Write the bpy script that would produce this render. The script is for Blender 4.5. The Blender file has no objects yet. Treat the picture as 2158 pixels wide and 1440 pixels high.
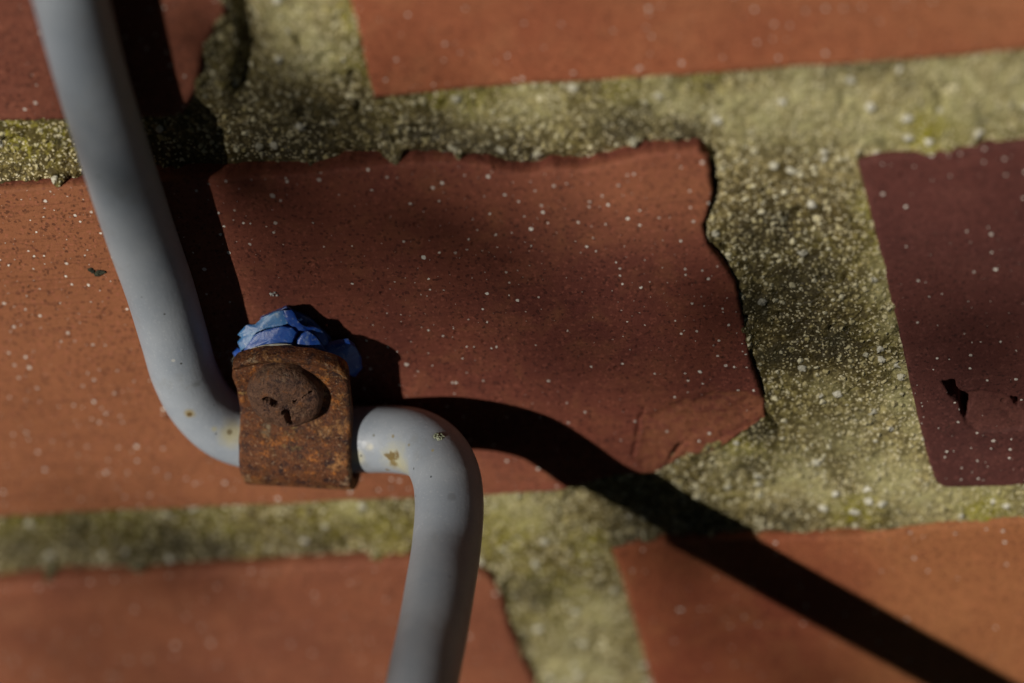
import bpy, bmesh, math
import numpy as np
from mathutils import Vector, Matrix

# ------------------------------------------------------------------ camera, light, exposure
C = bpy.context.scene
rad = math.radians
MM = 0.001
SUN = (0.68, -0.51)              # shadow shift on the wall (x, z) per unit of height above it
FPX, SPX = 5400.0, 14.0          # focal length in photo pixels, photo pixels per mm at the focus distance
DMM = FPX / SPX
TAU, ALP, ROL = rad(41.5), rad(17.4), rad(9.5)
e1 = np.array([math.cos(ROL), -math.sin(ROL)]); e2 = np.array([math.sin(ROL), math.cos(ROL)])
kk, ss = math.cos(TAU), math.sin(TAU)
iv = np.array([*e1, 0]); jv = np.array([*(kk * e2), ss]); nv = np.array([*(-ss * e2), kk])
Xc = math.cos(ALP) * iv + math.sin(ALP) * jv
Zc = -math.sin(ALP) * iv + math.cos(ALP) * jv
MC = np.stack([Xc, -nv, Zc], 1)  # world -> camera rotation

cam_d = bpy.data.cameras.new('camera'); cam = bpy.data.objects.new('camera', cam_d)
C.collection.objects.link(cam); C.camera = cam
Rm = Matrix(MC.T.tolist()).to_4x4()
back = MC.T @ np.array([0, 0, 1.0])
cam.matrix_world = Matrix.Translation(Vector(back * DMM * MM)) @ Rm
cam_d.sensor_width = 36.0
cam_d.lens = 36.0 * FPX / 2158.0
cam_d.clip_start = 0.01; cam_d.clip_end = 300.0
cam_d.dof.use_dof = True
cam_d.dof.focus_distance = 0.3805
cam_d.dof.aperture_fstop = 5.4
cam_d.dof.aperture_blades = 9

L = Vector((-SUN[0], -1.0, -SUN[1])).normalized()
sun_d = bpy.data.lights.new('sun', 'SUN'); sun = bpy.data.objects.new('sun', sun_d)
C.collection.objects.link(sun)
sun_d.energy = 5.0; sun_d.angle = rad(0.53); sun_d.color = (1.0, 0.93, 0.83)
sun.rotation_euler = L.to_track_quat('Z', 'Y').to_euler(); sun.location = L * 5

W = bpy.data.worlds.new('World'); C.world = W; W.use_nodes = True
wn = W.node_tree.nodes; wl = W.node_tree.links
sky = wn.new('ShaderNodeTexSky'); sky.sky_type = 'NISHITA'; sky.sun_disc = False
sky.sun_elevation = math.asin(L.z); sky.sun_rotation = math.atan2(L.x, L.y) % (2 * math.pi)
wl.new(sky.outputs[0], wn['Background'].inputs[0]); wn['Background'].inputs[1].default_value = 0.055
C.view_settings.view_transform = 'Standard'; C.view_settings.look = 'None'
C.view_settings.gamma = 1.0; C.view_settings.use_curve_mapping = False
C.view_settings.exposure = -0.54
C.render.engine = 'CYCLES'
C.cycles.max_bounces = 6

# ------------------------------------------------------------------ helpers
rng = np.random.default_rng(7)
def unp(px, py, h=0.0):
    """photo pixel -> point (mm) on the plane h mm in front of the wall face"""
    ray = np.array([(px - 1079) / FPX, -(py - 720) / FPX, -1.0]); o = np.array([0, 0, DMM])
    ow = MC.T @ o; rw = MC.T @ ray; t = (-h - ow[1]) / rw[1]
    return ow + t * rw
def P2(pts):
    return np.array([unp(*p)[[0, 2]] for p in pts])

_tabs = {}
def vnoise(x, z, scale, seed=0):
    """smooth value noise in [-1, 1]; x, z in mm, scale = cell in mm"""
    if seed not in _tabs: _tabs[seed] = np.random.default_rng(seed).uniform(-1, 1, (256, 256))
    T = _tabs[seed]; x = np.asarray(x) / scale + 1000.37; z = np.asarray(z) / scale + 1000.71
    xi = np.floor(x).astype(int); zi = np.floor(z).astype(int); fx = x - xi; fz = z - zi
    fx = fx * fx * (3 - 2 * fx); fz = fz * fz * (3 - 2 * fz)
    a = T[xi & 255, zi & 255]; b = T[(xi + 1) & 255, zi & 255]; c = T[xi & 255, (zi + 1) & 255]; d = T[(xi + 1) & 255, (zi + 1) & 255]
    return (a * (1 - fx) + b * fx) * (1 - fz) + (c * (1 - fx) + d * fx) * fz
def fbm(x, z, scale, seed=0, oct=4, g=0.5):
    s = 0; a = 1; t = 0
    for i in range(oct):
        s = s + a * vnoise(x, z, scale / 2 ** i, seed + i); t += a; a *= g
    return s / t
def sstep(a, b, x):
    t = np.clip((x - a) / (b - a), 0, 1); return t * t * (3 - 2 * t)
def inside(poly, x, z):
    x = np.asarray(x); z = np.asarray(z); r = np.zeros(x.shape, bool); n = len(poly)
    for i in range(n):
        x0, z0 = poly[i]; x1, z1 = poly[(i + 1) % n]
        c = ((z0 > z) != (z1 > z)); den = (z1 - z0) if z1 != z0 else 1e-9
        r ^= c & (x < (x1 - x0) * (z - z0) / den + x0)
    return r
def dpoly(poly, x, z, closed=True):
    d = np.full(np.shape(x), 1e9); n = len(poly)
    for i in range(n if closed else n - 1):
        a = np.array(poly[i]); b = np.array(poly[(i + 1) % n]); ab = b - a; l2 = max((ab ** 2).sum(), 1e-9)
        t = np.clip(((x - a[0]) * ab[0] + (z - a[1]) * ab[1]) / l2, 0, 1)
        d = np.minimum(d, np.hypot(x - a[0] - t * ab[0], z - a[1] - t * ab[1]))
    return d

def mesh_obj(name, verts, faces, mat, parent=None, smooth=True, origin=(0, 0, 0)):
    """verts in mm, world coordinates; the object's origin is put at origin (mm)"""
    v = (np.asarray(verts, float) - np.asarray(origin, float)) * MM
    me = bpy.data.meshes.new(name)
    if isinstance(faces, np.ndarray):
        me.vertices.add(len(v)); me.vertices.foreach_set('co', v.ravel())
        k = faces.shape[1]; me.loops.add(faces.size); me.loops.foreach_set('vertex_index', faces.ravel().astype(np.int32))
        me.polygons.add(len(faces)); me.polygons.foreach_set('loop_start', np.arange(0, faces.size, k, dtype=np.int32))
        me.update(calc_edges=True); me.validate()
    else:
        me.from_pydata([tuple(p) for p in v], [], faces)
    if smooth: me.shade_smooth()
    me.materials.append(mat)
    o = bpy.data.objects.new(name, me); C.collection.objects.link(o)
    o.location = Vector(origin) * MM
    if parent is not None:
        o.parent = parent
        o.location = Vector(origin) * MM - Vector(parent.location)
    return o
def thing(name, label, cat, loc=(0, 0, 0), group=None):
    o = bpy.data.objects.new(name, None); C.collection.objects.link(o)
    o.location = Vector(loc) * MM; o.empty_display_size = 0.01
    o['label'] = label; o['category'] = cat
    if group: o['group'] = group
    return o
def gridfaces(nr, nc, off=0):
    a = np.arange(nr * nc).reshape(nr, nc) + off
    return np.stack([a[:-1, :-1], a[:-1, 1:], a[1:, 1:], a[1:, :-1]], -1).reshape(-1, 4)

# ------------------------------------------------------------------ node helpers
class NT:
    def __init__(s, name):
        s.m = bpy.data.materials.new(name); s.m.use_nodes = True
        s.n = s.m.node_tree.nodes; s.l = s.m.node_tree.links
        s.b = s.n['Principled BSDF']
        s.geo = s.n.new('ShaderNodeNewGeometry').outputs['Position']
    def set(s, node, i, v):
        if hasattr(v, 'links') or isinstance(v, bpy.types.NodeSocket): s.l.new(v, node.inputs[i])
        elif v is not None: node.inputs[i].default_value = v
    def math(s, op, a, b=None, c=None, clamp=False):
        n = s.n.new('ShaderNodeMath'); n.operation = op; n.use_clamp = clamp
        s.set(n, 0, a); s.set(n, 1, b); s.set(n, 2, c); return n.outputs[0]
    def vmath(s, op, a, b=None, sc=None):
        n = s.n.new('ShaderNodeVectorMath'); n.operation = op
        s.set(n, 0, a); s.set(n, 1, b)
        if sc is not None: s.set(n, 'Scale', sc)
        return n.outputs['Value' if op in ('DISTANCE', 'LENGTH', 'DOT_PRODUCT') else 'Vector']
    def mapping(s, scale=(1, 1, 1), rot=(0, 0, 0), loc=(0, 0, 0), v=None):
        n = s.n.new('ShaderNodeMapping'); s.set(n, 0, v or s.geo)
        n.inputs['Scale'].default_value = scale; n.inputs['Rotation'].default_value = rot; n.inputs['Location'].default_value = loc
        return n.outputs[0]
    def noise(s, scale, detail=4, rough=0.55, v=None, dist=0.0, color=False):
        n = s.n.new('ShaderNodeTexNoise'); s.set(n, 'Vector', v or s.geo)
        n.inputs['Scale'].default_value = scale; n.inputs['Detail'].default_value = detail
        n.inputs['Roughness'].default_value = rough; n.inputs['Distortion'].default_value = dist
        return n.outputs['Color' if color else 'Fac']
    def vor(s, scale, v=None, feat='F1', dim='3D', rand=1.0):
        n = s.n.new('ShaderNodeTexVoronoi'); n.feature = feat; n.voronoi_dimensions = dim
        s.set(n, 'Vector', v or s.geo); n.inputs['Scale'].default_value = scale; n.inputs['Randomness'].default_value = rand
        return n
    def ramp(s, f, stops, interp='LINEAR'):
        n = s.n.new('ShaderNodeValToRGB'); s.set(n, 0, f); cr = n.color_ramp; cr.interpolation = interp
        while len(cr.elements) < len(stops): cr.elements.new(0.5)
        for e, (p, c) in zip(cr.elements, stops):
            e.position = p; e.color = (*c, 1) if not isinstance(c, (int, float)) else (c, c, c, 1)
        return n.outputs[0]
    def mix(s, f, a, b, mode='MIX'):
        n = s.n.new('ShaderNodeMix'); n.data_type = 'RGBA'; n.blend_type = mode
        s.set(n, 0, f)
        for i, v in ((6, a), (7, b)):
            if isinstance(v, tuple): v = (*v, 1)
            s.set(n, i, v)
        return n.outputs[2]
    def rng(s, f, a, b, lo=0.0, hi=1.0, smooth=True):
        n = s.n.new('ShaderNodeMapRange'); n.interpolation_type = 'SMOOTHSTEP' if smooth else 'LINEAR'
        s.set(n, 0, f); s.set(n, 1, a); s.set(n, 2, b); s.set(n, 3, lo); s.set(n, 4, hi); return n.outputs[0]
    def bump(s, h, dist, strength=1.0, normal=None):
        n = s.n.new('ShaderNodeBump'); s.set(n, 'Height', h); n.inputs['Distance'].default_value = dist
        n.inputs['Strength'].default_value = strength
        if normal is not None: s.l.new(normal, n.inputs['Normal'])
        return n.outputs[0]
    def blob(s, c, r, soft=0.5, nz=None, amt=0.0):
        """mask 1 near world point c (mm), falls off at r (mm); nz distorts the outline"""
        d = s.vmath('DISTANCE', s.geo, tuple(q * MM for q in c))
        if nz is not None: d = s.math('ADD', d, s.math('MULTIPLY', s.math('SUBTRACT', nz, 0.5), amt * MM))
        return s.rng(d, r * MM, r * (1 - soft) * MM)
    def out(s, color=None, rough=None, normal=None, spec=None):
        if color is not None: s.set(s.b, 'Base Color', (*color, 1) if isinstance(color, tuple) else color)
        if rough is not None: s.set(s.b, 'Roughness', rough)
        if normal is not None: s.l.new(normal, s.b.inputs['Normal'])
        if spec is not None: s.b.inputs['Specular IOR Level'].default_value = spec
        return s.m

def brick_mat(name, base, dark, light, seed, dots=1.0, streak=1.0, grime=0.5):
    t = NT(name)
    off = t.vmath('ADD', t.geo, (seed * 1.37, 0, seed * 0.71))
    big = t.noise(28, 4, 0.6, off)
    med = t.noise(160, 5, 0.65, off, 0.6)
    st = t.noise(1.0, 4, 0.6, t.mapping((45, 400, 1300), (0, rad(-2.0), 0), v=off))
    col = t.mix(t.rng(big, 0.32, 0.68), dark, base)
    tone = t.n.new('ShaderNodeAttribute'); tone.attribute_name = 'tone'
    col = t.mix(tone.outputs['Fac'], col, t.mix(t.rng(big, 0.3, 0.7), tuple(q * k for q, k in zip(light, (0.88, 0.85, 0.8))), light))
    col = t.mix(t.rng(med, 0.45, 0.78, 0, 0.45), col, light)
    col = t.mix(t.rng(st, 0.50, 0.68, 0, 0.24 * streak), col, tuple(q * 0.45 for q in dark))
    # fine sandy grain
    gr = t.vor(2600, off); gcol = t.n.new('ShaderNodeSeparateColor'); t.l.new(gr.outputs['Color'], gcol.inputs[0])
    col = t.mix(t.rng(gcol.outputs[0], 0.80, 1.0, 0, 0.30, False), col, tuple(min(1, q * 1.9 + 0.02) for q in base))
    col = t.mix(t.rng(gcol.outputs[1], 0.82, 1.0, 0, 0.65, False), col, tuple(q * 0.3 for q in dark))
    # dark grime specks
    gs = t.noise(1300, 3, 0.7, off)
    gm = t.math('MULTIPLY', t.rng(gs, 0.60, 0.70, 0, 1), t.rng(t.noise(45, 3, 0.6, off), 0.42, 0.62, 0.12, 1.0))
    col = t.mix(t.math('MULTIPLY', gm, grime), col, (0.022, 0.024, 0.014))
    h_extra = None
    # white specks, flat discs of lime
    xz = t.n.new('ShaderNodeSeparateXYZ'); t.l.new(off, xz.inputs[0])
    cmb = t.n.new('ShaderNodeCombineXYZ'); t.l.new(xz.outputs[0], cmb.inputs[0]); t.l.new(xz.outputs[2], cmb.inputs[1])
    flat = t.vmath('ADD', cmb.outputs[0], t.vmath('SCALE', t.vmath('SUBTRACT', t.noise(2400, 3, 0.6, off, color=True), (0.5, 0.5, 0.5)), None, 0.00045))
    mask = None
    arim = t.n.new('ShaderNodeAttribute'); arim.attribute_name = 'rim'; araw = t.n.new('ShaderNodeAttribute'); araw.attribute_name = 'raw'
    clump = t.math('ADD', t.rng(t.noise(38, 2, 0.5, off), 0.40, 0.60, 0.35, 1.0), t.math('MULTIPLY', arim.outputs['Fac'], 0.9))
    clump = t.math('MULTIPLY', clump, t.math('SUBTRACT', 1.0, t.math('MULTIPLY', araw.outputs['Fac'], 0.85)))
    col = t.mix(t.math('MULTIPLY', araw.outputs['Fac'], t.rng(t.noise(600, 4, 0.7, off), 0.38, 0.58, 0.05, 0.45)), col, light)
    for sc, rr, pres in ((150, 0.27, 0.34), (240, 0.22, 0.68), (420, 0.155, 0.80)):
        v = t.vor(sc, flat, dim='2D'); sp = t.n.new('ShaderNodeSeparateColor'); t.l.new(v.outputs['Color'], sp.inputs[0])
        # radius in mm varies from cell to cell
        r = t.math('MULTIPLY', t.math('POWER', sp.outputs[0], 2.2), rr * sc * MM * 1.25)
        r = t.math('ADD', r, 0.062 * sc * MM)
        on = t.math('LESS_THAN', sp.outputs[1], t.math('MULTIPLY', clump, pres * dots))
        d = t.math('SUBTRACT', r, v.outputs['Distance'])
        m = t.math('MULTIPLY', t.rng(d, 0.0, 0.03 * sc * MM), on)
        m = t.math('MULTIPLY', m, t.rng(sp.outputs[2], 0, 1, 0.55, 1.0))
        mask = m if mask is None else t.math('MAXIMUM', mask, m)
    nsp = t.n.new('ShaderNodeSeparateXYZ'); gno = t.n.new('ShaderNodeNewGeometry'); t.l.new(gno.outputs['Normal'], nsp.inputs[0])
    mask = t.math('MULTIPLY', mask, t.math('LESS_THAN', nsp.outputs[1], -0.72))
    col = t.mix(mask, col, (0.85, 0.80, 0.72))
    hgt = t.math('ADD', t.math('MULTIPLY', t.noise(700, 4, 0.7, off), 0.5), t.math('MULTIPLY', st, 0.32 * streak))
    hgt = t.math('ADD', hgt, t.math('MULTIPLY', gcol.outputs[2], 0.10))
    hgt = t.math('SUBTRACT', t.math('ADD', hgt, t.math('MULTIPLY', mask, 0.3)), t.math('MULTIPLY', gm, 0.2))
    pit = t.vor(520, off); psp = t.n.new('ShaderNodeSeparateColor'); t.l.new(pit.outputs['Color'], psp.inputs[0])
    hgt = t.math('SUBTRACT', hgt, t.math('MULTIPLY', t.math('MULTIPLY', t.rng(pit.outputs['Distance'], 0.28, 0.12), t.math('GREATER_THAN', psp.outputs[0], 0.93)), 0.5))
    return t.out(col, 0.78, t.bump(hgt, 0.00042, 0.85), 0.3)

def mortar_mat():
    t = NT('mortar_sand')
    warp = t.vmath('ADD', t.geo, t.vmath('SCALE', t.vmath('SUBTRACT', t.noise(900, 2, 0.5, color=True), (0.5, 0.5, 0.5)), None, 0.0009))
    sea = t.noise(26, 4, 0.6); patch = t.noise(55, 5, 0.65, dist=0.8)
    a = t.vor(840, warp); asep = t.n.new('ShaderNodeSeparateColor'); t.l.new(a.outputs['Color'], asep.inputs[0])
    b = t.vor(2100, warp); bsep = t.n.new('ShaderNodeSeparateColor'); t.l.new(b.outputs['Color'], bsep.inputs[0])
    c = t.vor(420, warp); csep = t.n.new('ShaderNodeSeparateColor'); t.l.new(c.outputs['Color'], csep.inputs[0])
    base = t.mix(t.rng(patch, 0.36, 0.60), (0.115, 0.080, 0.024), (0.43, 0.345, 0.15))
    base = t.mix(t.rng(sea, 0.45, 0.62, 0, 0.6), base, (0.21, 0.185, 0.04))
    at2 = t.n.new('ShaderNodeAttribute'); at2.attribute_name = 'lime'
    base = t.mix(t.math('MULTIPLY', at2.outputs['Fac'], t.rng(t.noise(170, 5, 0.7), 0.35, 0.6, 0.5, 0.95)), base, (0.46, 0.43, 0.21))
    at3 = t.n.new('ShaderNodeAttribute'); at3.attribute_name = 'algae'
    base = t.mix(t.math('MULTIPLY', at3.outputs['Fac'], t.rng(t.noise(500, 3, 0.6), 0.3, 0.6, 0.45, 1.0)), base, (0.30, 0.27, 0.022))
    base = t.mix(t.rng(t.math('MULTIPLY', t.noise(1100, 3, 0.6), t.math('ADD', a.outputs['Distance'], 0.55)), 0.42, 0.60, 0.0, t.math('SUBTRACT', 0.85, t.math('MULTIPLY', at2.outputs['Fac'], 0.60))), base, (0.045, 0.032, 0.008))
    base = t.mix(t.rng(bsep.outputs[0], 0.0, 1.0, 0.0, t.math('SUBTRACT', 0.55, t.math('MULTIPLY', at2.outputs['Fac'], 0.35)), False), base, (0.075, 0.055, 0.012))
    at = t.n.new('ShaderNodeAttribute'); at.attribute_name = 'dark_zone'
    base = t.mix(t.math('MULTIPLY', at.outputs['Fac'], t.rng(t.noise(260, 4, 0.7), 0.35, 0.6, 0.6, 1.0)), base, (0.040, 0.030, 0.012))
    col = base
    # small bright grains
    sm = t.math('MULTIPLY', t.math('GREATER_THAN', bsep.outputs[1], 0.52), t.rng(b.outputs['Distance'], 0.46, 0.34))
    col = t.mix(t.math('MULTIPLY', sm, 0.9), col, t.mix(bsep.outputs[2], (0.78, 0.72, 0.50), (0.44, 0.36, 0.15)))
    # middle grains: some quartz-pale, some brown; each its own size
    ar = t.math('MULTIPLY_ADD', asep.outputs[2], 0.24, 0.22)
    pale = t.math('MULTIPLY', t.math('GREATER_THAN', asep.outputs[0], 0.42), t.rng(t.math('SUBTRACT', ar, a.outputs['Distance']), -0.03, 0.05))
    pcol = t.mix(asep.outputs[1], (0.84, 0.79, 0.56), (0.46, 0.39, 0.17))
    col = t.mix(t.math('MULTIPLY', pale, t.math('SUBTRACT', t.math('SUBTRACT', 0.9, t.math('MULTIPLY', at2.outputs['Fac'], 0.35)), t.math('MULTIPLY', at3.outputs['Fac'], 0.35))), col, pcol)
    # a few large pebbles
    lg = t.math('MULTIPLY', t.math('GREATER_THAN', csep.outputs[0], 0.84), t.rng(c.outputs['Distance'], 0.34, 0.26))
    col = t.mix(t.math('MULTIPLY', lg, 0.9), col, t.mix(csep.outputs[1], (0.76, 0.74, 0.64), (0.45, 0.43, 0.30)))
    # dark dirt gathered in blotches
    dk = t.rng(t.noise(120, 5, 0.7, t.vmath('ADD', t.geo, (1, 5, 2))), 0.56, 0.70, 0, 0.6)
    col = t.mix(t.math('MULTIPLY', dk, t.math('SUBTRACT', 1.0, t.math('MULTIPLY', lg, 0.8))), col, (0.035, 0.032, 0.012))
    col = t.mix(t.math('MULTIPLY', at.outputs['Fac'], t.rng(t.noise(300, 3, 0.6), 0.35, 0.6, 0.15, 0.45)), col, (0.035, 0.030, 0.012))
    da = t.math('SUBTRACT', 0.6, a.outputs['Distance']); db = t.math('SUBTRACT', 0.6, b.outputs['Distance'])
    dc = t.math('MULTIPLY', t.math('MULTIPLY', t.rng(c.outputs['Distance'], 0.48, 0.15), t.math('GREATER_THAN', csep.outputs[0], 0.80)), 0.9)
    h = t.math('ADD', t.math('ADD', t.math('MULTIPLY', t.math('MULTIPLY', pale, da), 2.2), t.math('MULTIPLY', db, 0.35)), dc)
    h = t.math('ADD', h, t.math('MULTIPLY', t.noise(3000, 2, 0.5), 0.25))
    return t.out(col, t.rng(asep.outputs[2], 0, 1, 0.45, 0.85), t.bump(h, 0.00050, 1.0), 0.4)

def pipe_mat():
    t = NT('grey_paint')
    n1 = t.noise(60, 4, 0.6); n2 = t.noise(1400, 4, 0.7); nf = t.noise(500, 4, 0.65)
    col = t.mix(t.rng(n1, 0.35, 0.65), (0.300, 0.342, 0.400), (0.375, 0.412, 0.460))
    col = t.mix(t.rng(n2, 0.62, 0.74, 0, 0.35), col, (0.20, 0.22, 0.24))
    col = t.mix(t.rng(t.noise(2600, 2, 0.5), 0.60, 0.72, 0, 0.30), col, (0.56, 0.58, 0.60))
    for c, r, soft, amt, cc, f in [
        ((400, 872), 1.25, 0.75, 1.2, (0.36, 0.27, 0.09), 0.75),
        ((400, 874), 0.62, 0.7, 0.9, (0.13, 0.075, 0.02), 0.9),
        ((490, 915), 3.2, 0.9, 2.5, (0.50, 0.46, 0.27), 0.8),
        ((484, 912), 0.55, 0.5, 0.8, (0.16, 0.12, 0.05), 0.8),
        ((452, 905), 0.7, 0.9, 0.8, (0.5, 0.45, 0.22), 0.6),
        ((837, 972), 4.2, 0.9, 4.5, (0.48, 0.46, 0.30), 0.85),
        ((822, 962), 1.0, 0.7, 5.0, (0.17, 0.11, 0.03), 0.9),
        ((838, 957), 0.9, 0.7, 2.6, (0.17, 0.11, 0.03), 0.9),
        ((830, 978), 1.2, 0.7, 3.2, (0.22, 0.15, 0.04), 0.85),
        ((818, 990), 0.4, 0.6, 0.9, (0.22, 0.15, 0.04), 0.85),
        ((752, 965), 1.9, 0.8, 1.2, (0.58, 0.55, 0.38), 0.75),
        ((780, 943), 0.9, 0.9, 1.6, (0.62, 0.58, 0.42), 0.55),
        ((829, 920), 0.35, 0.5, 0.5, (0.25, 0.21, 0.10), 0.8),
        ((788, 918), 0.28, 0.4, 0.2, (0.17, 0.18, 0.15), 0.9),
        ((862, 938), 0.35, 0.7, 0.5, (0.25, 0.21, 0.10), 0.7),
        ((912, 950), 0.30, 0.7, 0.6, (0.42, 0.33, 0.12), 0.7),
        ((925, 920), 1.5, 0.8, 2.0, (0.20, 0.22, 0.16), 0.8),
        ((952, 1047), 0.9, 0.6, 0.8, (0.20, 0.22, 0.24), 0.6),
        ((908, 1005), 0.22, 0.5, 0.2, (0.05, 0.06, 0.07), 0.9),
        ((415, 810), 1.0, 0.8, 1.4, (0.16, 0.17, 0.17), 0.6),
        ((365, 760), 0.35, 0.6, 0.3, (0.6, 0.6, 0.56), 0.7),
    ]:
        m = t.blob(pipe_surface(*c)[0], r, soft, nf, amt); col = t.mix(t.math('MULTIPLY', m, f), col, cc)
    sc = t.noise(1.0, 3, 0.6, t.mapping((1500, 700, 90), (0, rad(12), 0)))
    col = t.mix(t.math('MULTIPLY', t.rng(sc, 0.62, 0.70), t.rng(n1, 0.45, 0.6, 0.0, 0.35)), col, (0.52, 0.54, 0.55))
    col = t.mix(t.math('MULTIPLY', t.rng(t.noise(120, 6, 0.7, t.vmath('ADD', t.geo, (2, 2, 1))), 0.55, 0.72), 0.35), col, (0.24, 0.235, 0.20))
    dv = t.vor(420); dsp = t.n.new('ShaderNodeSeparateColor'); t.l.new(dv.outputs['Color'], dsp.inputs[0])
    col = t.mix(t.math('MULTIPLY', t.rng(dv.outputs['Distance'], 0.10, 0.05), t.math('GREATER_THAN', dsp.outputs[0], 0.7)), col, (0.09, 0.095, 0.09))
    h = t.math('ADD', t.math('MULTIPLY', t.noise(2200, 3, 0.6), 0.4), t.math('MULTIPLY', t.noise(260, 3, 0.6), 1.0))
    return t.out(col, t.rng(n2, 0.4, 0.7, 0.42, 0.6), t.bump(h, 0.00012, 0.8), 0.45)

def rust_mat(name, a, b, c, gl=0.55, hi=1.0):
    t = NT(name)
    w = t.noise(190, 8, 0.74); v = t.noise(520, 6, 0.72); f = t.noise(2600, 3, 0.6)
    col = t.ramp(w, [(0.36, a), (0.47, b), (0.55, tuple(q * 0.55 for q in b)), (0.64, c)])
    col = t.mix(t.rng(v, 0.55, 0.66, 0, 0.75 * hi), col, (0.50, 0.17, 0.030))
    col = t.mix(t.rng(v, 0.47, 0.38, 0, 0.8), col, (0.022, 0.010, 0.013))
    y = t.math('MULTIPLY', t.rng(t.noise(260, 7, 0.75, t.vmath('ADD', t.geo, (4, 2, 7))), 0.57, 0.66), 0.6 * hi)
    col = t.mix(y, col, (0.46, 0.33, 0.20))
    col = t.mix(t.rng(f, 0.58, 0.70, 0, 0.6 * hi), col, (0.50, 0.33, 0.20))
    col = t.mix(t.rng(f, 0.44, 0.34, 0, 0.75), col, (0.03, 0.012, 0.010))
    for cpt, rr_, cc_, k_ in ((unp(600, 925, 12.5), 2.6, (0.60, 0.38, 0.12), 0.85), (unp(560, 905, 12), 2.2, (0.50, 0.40, 0.24), 0.8), (unp(660, 905, 12), 1.6, (0.50, 0.36, 0.16), 0.7), (unp(710, 850, 9.5), 0.7, (0.75, 0.42, 0.08), 0.9), (unp(512, 840, 9.5), 0.8, (0.70, 0.42, 0.12), 0.8), (unp(706, 1018, 11), 0.8, (0.7, 0.55, 0.25), 0.8)):
        if hi > 0.5: col = t.mix(t.math('MULTIPLY', t.blob(cpt, rr_ * 1.1, 0.9, v, 9.0), t.rng(t.noise(900, 5, 0.75), 0.44, 0.60, 0.0, k_ * 0.75)), col, cc_)
    h = t.math('ADD', t.math('MULTIPLY', v, 1.0), t.math('MULTIPLY', f, 0.5))
    h = t.math('ADD', h, t.math('MULTIPLY', t.noise(1.0, 2, 0.5, t.mapping((2600, 2600, 200), (0, rad(-8), 0))), 0.25))
    return t.out(col, t.rng(f, 0.3, 0.7, gl, 0.85), t.bump(h, 0.0005, 0.9), 0.35)

def plug_mat(name='blue_plastic', c1=(0.012, 0.065, 0.36), c2=(0.030, 0.13, 0.50), dust=0.5):
    t = NT(name)
    n = t.noise(220, 4, 0.6, dist=0.8); f = t.noise(1600, 3, 0.6)
    col = t.mix(t.rng(n, 0.35, 0.65), c1, c2)
    col = t.mix(t.rng(f, 0.55, 0.74, 0, dust), col, (0.42, 0.50, 0.62))
    col = t.mix(t.rng(t.noise(420, 3, 0.6), 0.60, 0.70, 0, 0.55), col, (0.30, 0.40, 0.52))
    t.b.inputs['Subsurface Weight'].default_value = 0.15; t.b.inputs['Subsurface Radius'].default_value = (0.3, 0.5, 1.0); t.b.inputs['Subsurface Scale'].default_value = 0.0008
    return t.out(col, 0.40, t.bump(t.math('ADD', f, n), 0.00008, 0.7), 0.5)

def simple_mat(name, c1, c2, scale, rough=0.8, bump=0.0):
    t = NT(name); n = t.noise(scale, 4, 0.6)
    return t.out(t.mix(t.rng(n, 0.3, 0.7), c1, c2), rough, t.bump(n, bump, 1.0) if bump else None, 0.3)

# ------------------------------------------------------------------ the wall
wall = thing('brick_wall', 'red brick wall with wide sandy mortar joints stained green by algae', 'wall')

# traced outlines (photo pixels), each side listed left-to-right or top-to-bottom
ZLO, ZHI = -150.0, 150.0
def px(*pts): return P2(pts)
BR = {}
# A, upper left
a_bot = px((0, 259), (90, 257), (190, 256), (290, 252), (345, 248), (385, 243))
a_r = px((478, -60), (472, 0), (476, 30), (455, 62), (436, 95), (424, 140), (416, 190), (398, 222), (385, 243))
BR['A'] = dict(top=np.array([[-170, 112.0], [-31, 112.0]]), bot=np.vstack([[[-170, a_bot[0, 1] + .4]], a_bot]), right=np.vstack([[[-31, 112.0]], a_r[:]]), left=np.array([[-170, 112.0], [-170, a_bot[0, 1] + .4]]))
# B, upper right
b_l = px((722, -60), (735, 0), (758, 90), (776, 165), (790, 209))
b_bot = px((790, 209), (1000, 192), (1250, 176), (1500, 160), (1800, 139), (2158, 111))
BR['B'] = dict(top=np.array([[-10.8, 112.0], [175, 112.0]]), bot=np.vstack([b_bot, [[175, b_bot[-1, 1]]]]), left=np.vstack([[[-10.8, 112.0]], b_l]), right=np.array([[175, 112.0], [175, b_bot[-1, 1]]]))
# C, centre
c_top = px((0, 402), (100, 394), (200, 390), (330, 386), (450, 378), (560, 371), (640, 369), (720, 358), (800, 350), (880, 343), (960, 342), (1020, 348), (1070, 361), (1120, 366), (1160, 352), (1220, 358), (1270, 350), (1320, 336), (1360, 326), (1420, 320), (1470, 318), (1492, 330))
c_r = px((1492, 330), (1497, 370), (1503, 405), (1492, 440), (1482, 480), (1490, 520), (1520, 555), (1545, 590), (1558, 640), (1570, 700), (1582, 760), (1598, 810), (1611, 850), (1612, 882), (1580, 902), (1535, 915))
c_bot = px((0, 1092), (200, 1080), (420, 1070), (640, 1060), (860, 1052), (1020, 1046), (1110, 1040), (1180, 1036), (1250, 1018), (1300, 1003), (1370, 1000), (1420, 975), (1480, 962), (1535, 915))
BR['C'] = dict(top=np.vstack([[[-155, c_top[0, 1]]], c_top]), bot=np.vstack([[[-155, c_bot[0, 1]]], c_bot]), right=c_r, left=np.array([[-155, c_top[0, 1]], [-155, c_bot[0, 1]]]))
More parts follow.
